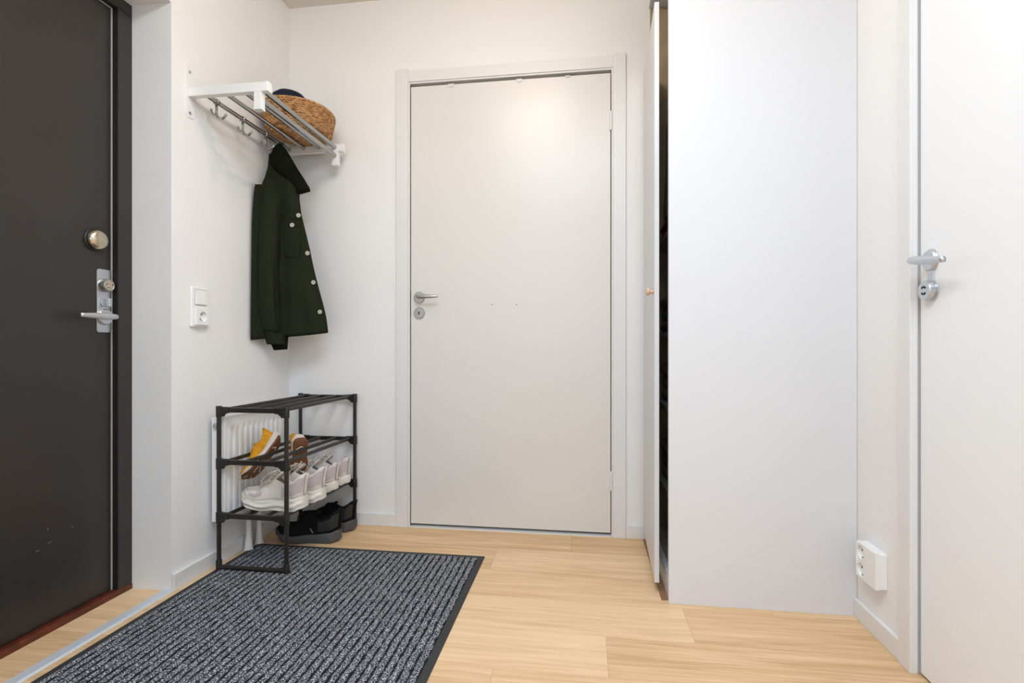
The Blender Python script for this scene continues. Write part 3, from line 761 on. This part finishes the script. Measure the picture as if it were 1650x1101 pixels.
M_off = mat('offwhite_leather', (226, 218, 208), .5, var=.05, vscale=60, bump=.15, bscale=300)
M_offs = mat('cream_foam_sole', (228, 221, 210), .55, bump=.1, bscale=200)
M_mesh = mat('pinkish_mesh', (202, 188, 184), .8, var=.08, vscale=300, bump=.5, bscale=900)
M_lace = mat('cream_lace', (216, 204, 188), .8, bump=.4, bscale=900)
M_linb = mat('taupe_lining', (134, 124, 116), .9, bump=.4, bscale=700)
M_ling = mat('blue_grey_lining', (120, 132, 138), .9, bump=.4, bscale=700)
M_wht = mat('white_knit', (224, 214, 208), .75, var=.05, vscale=200, bump=.4, bscale=800)
M_blk = mat('black_knit', (22, 22, 22), .9, var=.2, vscale=300, bump=.6, bscale=900, spec=.2)
M_blks = mat('dark_grey_sole', (78, 78, 78), .6, var=.1, vscale=30, bump=.2, bscale=150)
M_blkh = mat('black_synthetic', (36, 38, 34), .5)
M_yel = mat('yellow_suede', (214, 150, 40), .9, var=.15, vscale=90, bump=.4, bscale=600, spec=.2)
M_gum = mat('brown_gum_rubber', (112, 66, 36), .6, var=.15, vscale=50)
M_ysole = mat('white_midsole', (226, 216, 206), .5)
M_pink = mat('tan_lining', (186, 150, 128), .8)
def rz(a): return Matrix.Rotation(math.radians(a), 4, 'Z')
ZB = .2205
cm = (M_off, M_offs, M_lace, M_linb, M_mesh)
shoe('chunky_sneaker', 'cream chunky sneaker nearest on the rack\'s lowest tier', 'shoe', .262, .088, cm, 'cream chunky sneakers', (-1.073, 1.868, ZB), rz(178), 'chunky', sole_h=.044)
shoe('chunky_sneaker', 'cream chunky sneaker second from the front on the lowest tier', 'shoe', .262, .088, cm, 'cream chunky sneakers', (-1.058, 1.984, ZB), rz(181), 'chunky', sole_h=.044)
cm2 = (M_wht, M_offs, M_lace, M_ling, M_mesh)
wa = shoe('low_sneaker', 'white sneaker with blue-grey lining beside the cream pair', 'shoe', .25, .082, cm2, 'white sneakers with grey lining', (-1.072, 2.125, ZB), rz(182), 'runner', hgt=.95)
wb = shoe('low_sneaker', 'white sneaker with blue-grey lining nearest the back wall', 'shoe', .25, .082, cm2, 'white sneakers with grey lining', (-1.068, 2.232, ZB), rz(180), 'runner', hgt=.95)
for o in (wa, wb):   # small dark triangular mark on the heel side of the sole
    b = NB(); 
    prism(b, [(.026, .034), (.036, .034), (.031, .024)], lambda a, z, t: (a, t, z), .0372, .0405)
    obj('sole_mark', b, M_blkh, o)
bk = (M_blk, M_blks, M_blkh, M_blk, M_blkh)
def black_shoe(lab, loc, ang):
    o = shoe('slip_on_sneaker', lab, 'shoe', .275, .098, bk, 'black slip-on sneakers', loc, rz(ang), 'runner', lace=False, hgt=1.05, sole_h=.040)
    return o
s1 = black_shoe('black sneaker on the floor at the mat edge under the rack', (-1.062, 2.135, .0), 187)
s2 = black_shoe('black sneaker on the floor nearest the back wall', (-1.055, 2.262, .0), 178)
for o in (s1,):
    b = NB()    # reflective pull stripe
    prism(b, [(.098, .046), (.104, .046), (.116, .066), (.110, .066)], lambda a, z, t: (a, t, z), .0370, .0395); obj('side_stripe', b, M_silver, o)
ym = (M_yel, M_ysole, M_pink, M_pink, M_gum)
def aim(heel, toe, down):
    x = (Vector(toe)-Vector(heel)).normalized(); z = -Vector(down); z = (z-x*z.dot(x)).normalized(); y = z.cross(x)
    return Matrix(((x.x, y.x, z.x), (x.y, y.y, z.y), (x.z, y.z, z.z))).to_4x4()
hl = Vector((-1.245, 1.995, .474)); to = Vector((-1.295, 1.865, .338))
shoe('yellow_sneaker', 'yellow sneaker with brown sole hanging toe-down through the middle tier', 'shoe', .215, .078, ym, 'yellow sneakers', hl, aim(hl, to, (1, .15, -.35)), 'gum', lace=False, hgt=.64, sole_h=.024)
hl = Vector((-1.185, 2.040, .466)); to = Vector((-1.203, 2.045, .320))
shoe('yellow_sneaker', 'yellow sneaker heel-up between the bars, nearer the back wall', 'shoe', .170, .072, ym, 'yellow sneakers', hl, aim(hl, to, (1, -.75, -.2)), 'gum', lace=False, hgt=.55, sole_h=.024)

# ------------------------------------------------------------------ coat rack
cr = thing('coat_rack', 'white and chrome hat rack with hooks on the left wall', 'coat rack', (XL, 2.0, 1.78))
def C_(bm, name, m, **k): bm.transform(Matrix.Translation((-XL, -2.0, -1.78))); return obj(name, bm, m, k.pop('parent', cr), **k)
for y0, y1, sg in ((1.690, 1.714, 1), (2.266, 2.290, -1)):
    yc = (y0+y1)/2
    b = NB(); prism(b, rrect(.046, .186, .018), lambda a, q, t: (XL+t, yc+a, 1.782+q), 0, .003); C_(b, 'wall_plate', M_rackw, bevel=.001)
    b = NB(); box(b, XL+.003, -1.116, y0, y1, 1.764, 1.797); C_(b, 'arm', M_rackw, bevel=.0015)
    b = NB(); box(b, -1.116, -1.109, y0-.0008, y1+.0008, 1.763, 1.798); C_(b, 'arm_end_cap', M_plast, bevel=.001)
    b = NB(); box(b, -1.164, -1.136, y0, y1, 1.708, 1.764); C_(b, 'post', M_rackw, bevel=.001)
    b = NB(); box(b, -1.165, -1.135, y0-.0008, y1+.0008, 1.700, 1.708); C_(b, 'post_end_cap', M_plast, bevel=.001)
    for z in (1.856, 1.706):
        b = NB(); lathe(b, [(.0055, .003), (.005, .0055), (.0005, .006)], axis((XL, yc-.004, z), (1, 0, 0)), 16); C_(b, 'screw', M_steel)
for x, z, r in ((-1.378, 1.782, .0088), (-1.303, 1.786, .0088), (-1.227, 1.786, .0088), (-1.150, 1.784, .0100), (-1.150, 1.745, .0100)):
    b = NB(); tube(b, [(x, 1.712, z), (x, 2.268, z)], r, 20); C_(b, 'bar', M_chrome, auto=50)
for y in (1.778, 1.930, 2.081, 2.205):
    hx, hz = -1.378, 1.782
    b = NB(); lathe(b, [(.0090, -.0055), (.0118, -.0055), (.0118, .0055), (.0090, .0055)], axis((hx, y, hz), (0, 1, 0)), 24, caps=False)
    tube(b, [(hx, y, hz-.011), (hx, y, hz-.050)], [.0045, .0052], 10)
    tube(b, bez([(hx, y, hz-.046), (hx+.006, y, hz-.060), (hx+.022, y, hz-.066), (hx+.036, y, hz-.058), (hx+.041, y, hz-.049)], 6), .0046, 10)
    tube(b, bez([(hx, y, hz-.050), (hx-.012, y, hz-.046), (hx-.021, y, hz-.034), (hx-.021, y, hz-.026)], 6), .0040, 10)
    C_(b, 'hook', M_chrome, smooth=True)

# ------------------------------------------------------------------ basket and cap
bs = thing('wicker_basket', 'oval braided straw basket on top of the hat rack', 'basket', (-1.268, 2.165, 1.7952))
def sup(a, p=2.4):
    c, s = math.cos(a), math.sin(a); k = (abs(c)**p+abs(s)**p)**(-1/p); return c*k, s*k
b = NB(); rings = []; nc = 420; rows = 13; sub = 6; Hb = .116
def bas(v):  # half sizes, height
    return (sinterp([(0, .102), (.25, .126), (1, .138)], v), sinterp([(0, .108), (.25, .134), (1, .150)], v))
for i in range(rows*sub+1):
    v = i/(rows*sub); ax, ay = bas(v); z = Hb*v; ring = []
    row = min(rows-1, i//sub); ph = (i % sub)/sub
    for k in range(nc):
        a = 2*PI*k/nc; c, s = sup(a)
        ridge = .0065*math.sin(PI*ph)
        tw = .0030*math.sin(a*52+ph*PI*1.3+row*PI)*math.sin(PI*ph)
        ring.append(((ax+ridge+tw)*c, (ay+ridge+tw)*s, z-.006*(c*.5+.5)*v+.003*math.sin(a*3+1)*v))
    rings.append(ring)
# rim roll and inside
for dv, dz in ((.003, .004), (-.004, .007), (-.011, .004)):
    ax, ay = bas(1); ring = []
    for k in range(nc):
        a = 2*PI*k/nc; c, s = sup(a); tw = .0016*math.sin(a*50)
        ring.append(((ax+dv+tw)*c, (ay+dv+tw)*s, Hb+dz-.006*(c*.5+.5)+.003*math.sin(a*3+1)))
    rings.append(ring)
for v in (.8, .5, .2, .06):
    ax, ay = bas(v)
    rings.append([((ax-.012)*sup(2*PI*k/nc)[0], (ay-.012)*sup(2*PI*k/nc)[1], Hb*v) for k in range(nc)])
loft(b, rings); obj('basket_weave', b, M_straw, bs, smooth=True)
cp = thing('baseball_cap', 'dark navy cap lying in the straw basket', 'cap', (-1.297, 2.128, 1.870))
b = NB(); lathe(b, [(.088, 0), (.0885, .03), (.085, .058), (.074, .084), (.052, .104), (.026, .113), (.003, .1155)], Matrix.Rotation(math.radians(6), 4, 'Y'), 36); obj('crown', b, M_cap, cp, smooth=True)
b = NB(); lathe(b, [(.0075, .112), (.0075, .119), (.004, .1215), (.0004, .122)], Matrix.Rotation(math.radians(6), 4, 'Y'), 18); obj('top_button', b, M_cap, cp, smooth=True)
b = NB(); rings = []
for i in range(13):
    a = math.radians(-62+124*i/12); c, s = math.cos(a), math.sin(a)
    rin = .084; rout = .084+.030*math.cos(a)**.7
    rings.append([(rin*c, rin*s, .012), (rout*c, rout*s, .004-.012*abs(s)), (rout*c, rout*s, .001-.012*abs(s)), (rin*c, rin*s, .008)])
loft(b, rings); br = obj('brim', b, M_cap, cp, auto=50); br.rotation_euler = (0, 0, math.radians(75))

# ------------------------------------------------------------------ coat on the last hook
CURVE = [(0, -1.4149, 2.03), (0.0523, -1.3996, 2.08), (0.1088, -1.3731, 2.13), (0.1596, -1.3289, 2.155), (0.2568, -1.2329, 2.17), (0.3531, -1.1371, 2.18), (.40, -1.09, 2.185)]
def cpos(s):
    if s < 0: return Vector((-1.4149+.3*s, 2.03+s, 0))
    return Vector((sinterp([(a, x) for a, x, y in CURVE], s)*.3+interp([(a, x) for a, x, y in CURVE], s)*.7, interp([(a, y) for a, x, y in CURVE], s), 0))
def cfr(s):
    d = (cpos(s+.03)-cpos(s-.03)).normalized(); return cpos(s), Vector((d.y, -d.x, 0))
ct = thing('jacket', 'dark green wool overshirt jacket hanging from the last hook', 'jacket', (-1.378, 2.20, 1.73))
CO = Vector((1.378, -2.20, -1.73))
def shell(rows, front, back, nu=26, nv=5, slant=0):
    """closed cloth volume from silhouette rows (z, s_left, s_right)"""
    b = NB(); rings = []
    zs = [r[0] for r in rows]; tl = [(i, r[1]) for i, r in enumerate(rows)]; tr = [(i, r[2]) for i, r in enumerate(rows)]; tz = [(i, r[0]) for i, r in enumerate(rows)]
    n = (len(rows)-1)*nv
    for i in range(n+1):
        t = i/nv; l, r, z = interp(tl, t), interp(tr, t), interp(tz, t); v = i/n
        F = []; Bk = []
        for j in range(nu+1):
            u = j/nu; s = l+(r-l)*u; p, nn = cfr(s); zz = z+slant*(u-.5)*max(0, v-.8)*5
            e = (1-(2*u-1)**8)
            F.append(p+nn*front(u, z, s)*e+Vector((0, 0, zz))+CO)
            if 0 < j < nu: Bk.append(p-nn*back(u, z, s)*e+Vector((0, 0, zz))+CO)
        rings.append(F+Bk[::-1])
    loft(b, rings); return b
body = [(1.7118, 0.0916, 0.1763), (1.6578, 0.086, 0.2096), (1.602, 0.0718, 0.2235), (1.5655, 0.058, 0.2207), (1.5560, 0.0243, 0.2207), (1.5158, 0.0182, 0.2207), (1.4464, 0.0121, 0.229), (1.3885, 0.0091, 0.2429), (1.2948, 0.0076, 0.271), (1.1838, 0.006, 0.2937), (1.0724, 0.0045, 0.3192), (0.9746, 0.003, 0.3418), (0.898, 0.003, 0.3531)]
def bf(u, z, s):
    f = .004-.0*u+.020*math.exp(-((s-.19-.05*(1.5-z))/.035)**2)+.016*math.exp(-((s-.27-.08*(1.2-z))/.028)**2)*(z < 1.3)*min(1, (1.3-z)*4)
    f += .006*math.sin(s*62+z*4)*min(1, max(0, (s-.15)*20))+.003*math.sin(z*31+s*25)
    if s < .06: f *= .4
    return max(.002, f)
def bb(u, z, s): return interp([(0, .003), (.05, .012), (.10, .035), (.16, .05), (.3, .045), (.36, .02)], s)
b = shell(body, bf, bb, slant=.035); obj('body', b, M_coat, ct, smooth=True)
slv = [(1.6035, 0.0831, 0.1392), (1.5591, 0.0662, 0.1545), (1.5006, 0.0551, 0.1596), (1.4406, 0.0445, 0.152), (1.3455, 0.0398, 0.1443), (1.2897, 0.0367, 0.1392), (1.2066, 0.032, 0.1367), (1.1352, 0.032, 0.1392), (1.0419, 0.0367, 0.1418), (0.9843, 0.0445, 0.1469), (0.9182, 0.0634, 0.152)]
def sf(u, z, s):
    k = sinterp([(.9, .036), (1.2, .046), (1.45, .040), (1.6, .012)], z)
    return .004+k*1.15*math.sin(PI*u)**.55+.007*math.sin(u*7+z*11)*math.sin(PI*u)+.003*math.sin(z*26+u*4)*math.sin(PI*u)
b = shell(slv, sf, lambda u, z, s: .004); obj('sleeve', b, M_coat, ct, smooth=True)
cuf = [(0.9300, 0.0605, 0.1535), (0.8905, 0.0718, 0.1590), (0.862, 0.0803, 0.1596)]
b = shell(cuf, lambda u, z, s: .010+.027*math.sin(PI*u)**.6, lambda u, z, s: .005); obj('cuff', b, M_coat, ct, smooth=True)
cu2 = [(0.92, 0.108, 0.174), (0.8906, 0.1031, 0.1707), (0.86, 0.1031, 0.168), (0.8377, 0.1139, 0.1652)]
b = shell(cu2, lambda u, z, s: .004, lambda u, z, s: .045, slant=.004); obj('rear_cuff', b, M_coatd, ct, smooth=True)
colr = [(1.7560, 0.128, 0.144), (1.7530, 0.120, 0.152), (1.7450, 0.1125, 0.160), (1.7263, 0.1031, 0.1745), (1.6989, 0.0931, 0.1902), (1.6716, 0.0888, 0.204), (1.6455, 0.108, 0.2179), (1.6177, 0.1396, 0.2346), (1.5899, 0.1774, 0.254), (1.5676, 0.204, 0.271), (1.5536, 0.2096, 0.2738), (1.5420, 0.2151, 0.2235)]
def cf(u, z, s): return .012+.018*math.sin(PI*u)**.7+.004*math.sin(s*60+z*8)
b = shell(colr, cf, lambda u, z, s: .012 if z < 1.66 else .045, nu=20); obj('collar', b, M_coatd, ct, smooth=True)
# pocket flap and pocket
def patch(poly, off, th, name, m):
    b = NB(); n = len(poly)
    sl = [min(p[0] for p in poly), max(p[0] for p in poly)]
    A = []; B_ = []
    for s, z in poly:
        p, nn = cfr(s); f = bf(0, z, s)+off; q = p+nn*f+Vector((0, 0, z))+CO; A.append(b.verts.new(q+nn*th)); B_.append(b.verts.new(q-nn*.003))
    b.faces.new(A); b.faces.new(B_[::-1])
    for i in range(n): b.faces.new((A[i], A[(i+1) % n], B_[(i+1) % n], B_[i]))
    bmesh.ops.triangulate(b, faces=b.faces[:])
    return obj(name, b, m, ct, auto=40)
def dens(poly, k=5):
    out = []
    for (a, b_), (c, d) in zip(poly, poly[1:]+poly[:1]):
        for i in range(k): out.append((a+(c-a)*i/k, b_+(d-b_)*i/k))
    return out
patch(dens([(.158, 1.44), (.229, 1.405), (.236, 1.33), (.228, 1.248), (.165, 1.262), (.157, 1.35)]), .001, .0035, 'pocket', M_coat)
patch(dens([(.155, 1.448), (.234, 1.412), (.232, 1.398), (.200, 1.383), (.156, 1.425)]), .005, .003, 'pocket_flap', M_coat)
for s, z in ((.2013, 1.394), (.2660, 1.2711), (.2905, 1.141), (.3170, 1.0081), (.2240, 1.4389)):
    p, nn = cfr(s); f = bf(0, z, s)+(.009 if z > 1.3 and s < .21 else .002)
    if abs(z-1.4389) < .01: f += .0
    b = NB(); lathe(b, [(.0095, 0), (.0098, .002), (.0085, .0034), (.0062, .0026), (.0005, .0026)], axis(p+nn*f+Vector((0, 0, z))+CO, nn), 24); bt = obj('button', b, M_btn, ct, auto=40)
    b = NB()
    for k in range(4):
        a = PI/4+k*PI/2; c = p+nn*(f+.0024)+Vector((0, 0, z))+CO; e = Vector((-nn.y, nn.x, 0))
        lathe(b, [(.0011, 0), (.0011, .0007), (.0001, .0007)], axis(c+e*.0026*math.cos(a)+Vector((0, 0, .0026*math.sin(a))), nn), 8)
    obj('thread_hole', b, M_hole, bt)

# ------------------------------------------------------------------ camera
cam = bpy.data.cameras.new('camera'); co = bpy.data.objects.new('camera', cam); COL.objects.link(co)
co.location = (0, 0, .86); co.rotation_euler = (PI/2, 0, math.radians(7.898))
cam.sensor_width = 36; cam.lens = 829/1650*36; cam.shift_y = 5.5/1650; cam.clip_start = .02
scene.camera = co

# ------------------------------------------------------------------ light
def light(name, typ, loc, power, col=(1, 1, 1), size=.05, sx=None, sy=None, rot=None, spot=None):
    l = bpy.data.lights.new(name, typ); l.energy = power; l.color = col
    if typ == 'AREA':
        l.shape = 'RECTANGLE'; l.size = sx; l.size_y = sy
    else: l.shadow_soft_size = size
    if spot: l.spot_size = math.radians(spot[0]); l.spot_blend = spot[1]
    o = bpy.data.objects.new(name, l); COL.objects.link(o); o.location = loc
    if rot: o.rotation_euler = rot
    return o
WARM = (1, .88, .73)
light('ceiling_bulb', 'POINT', (-.22, 1.29, 2.40), 7.0, WARM, .025)
light('ceiling_bulb', 'POINT', (-.42, 1.13, 2.40), 7.0, WARM, .025)
light('overhead_fill', 'AREA', (-.1, .15, 2.47), 41, (.73, .87, 1.04), sx=1.0, sy=1.0)  # unseen overhead fill, added to even out the brightness
light('rear_fill', 'AREA', (-.2, YR-.02, 1.45), 12, (.80, .91, 1), sx=1.3, sy=1.4, rot=(PI/2, 0, 0))  # soft fill added behind the camera, shining through the added opening
w = bpy.data.worlds.new('world'); scene.world = w; w.use_nodes = True
w.node_tree.nodes['Background'].inputs[0].default_value = (.8, .9, 1, 1); w.node_tree.nodes['Background'].inputs[1].default_value = 1.0
vs = scene.view_settings; vs.view_transform = 'Standard'; vs.look = 'None'; vs.gamma = 1; vs.use_curve_mapping = False; vs.exposure = .0
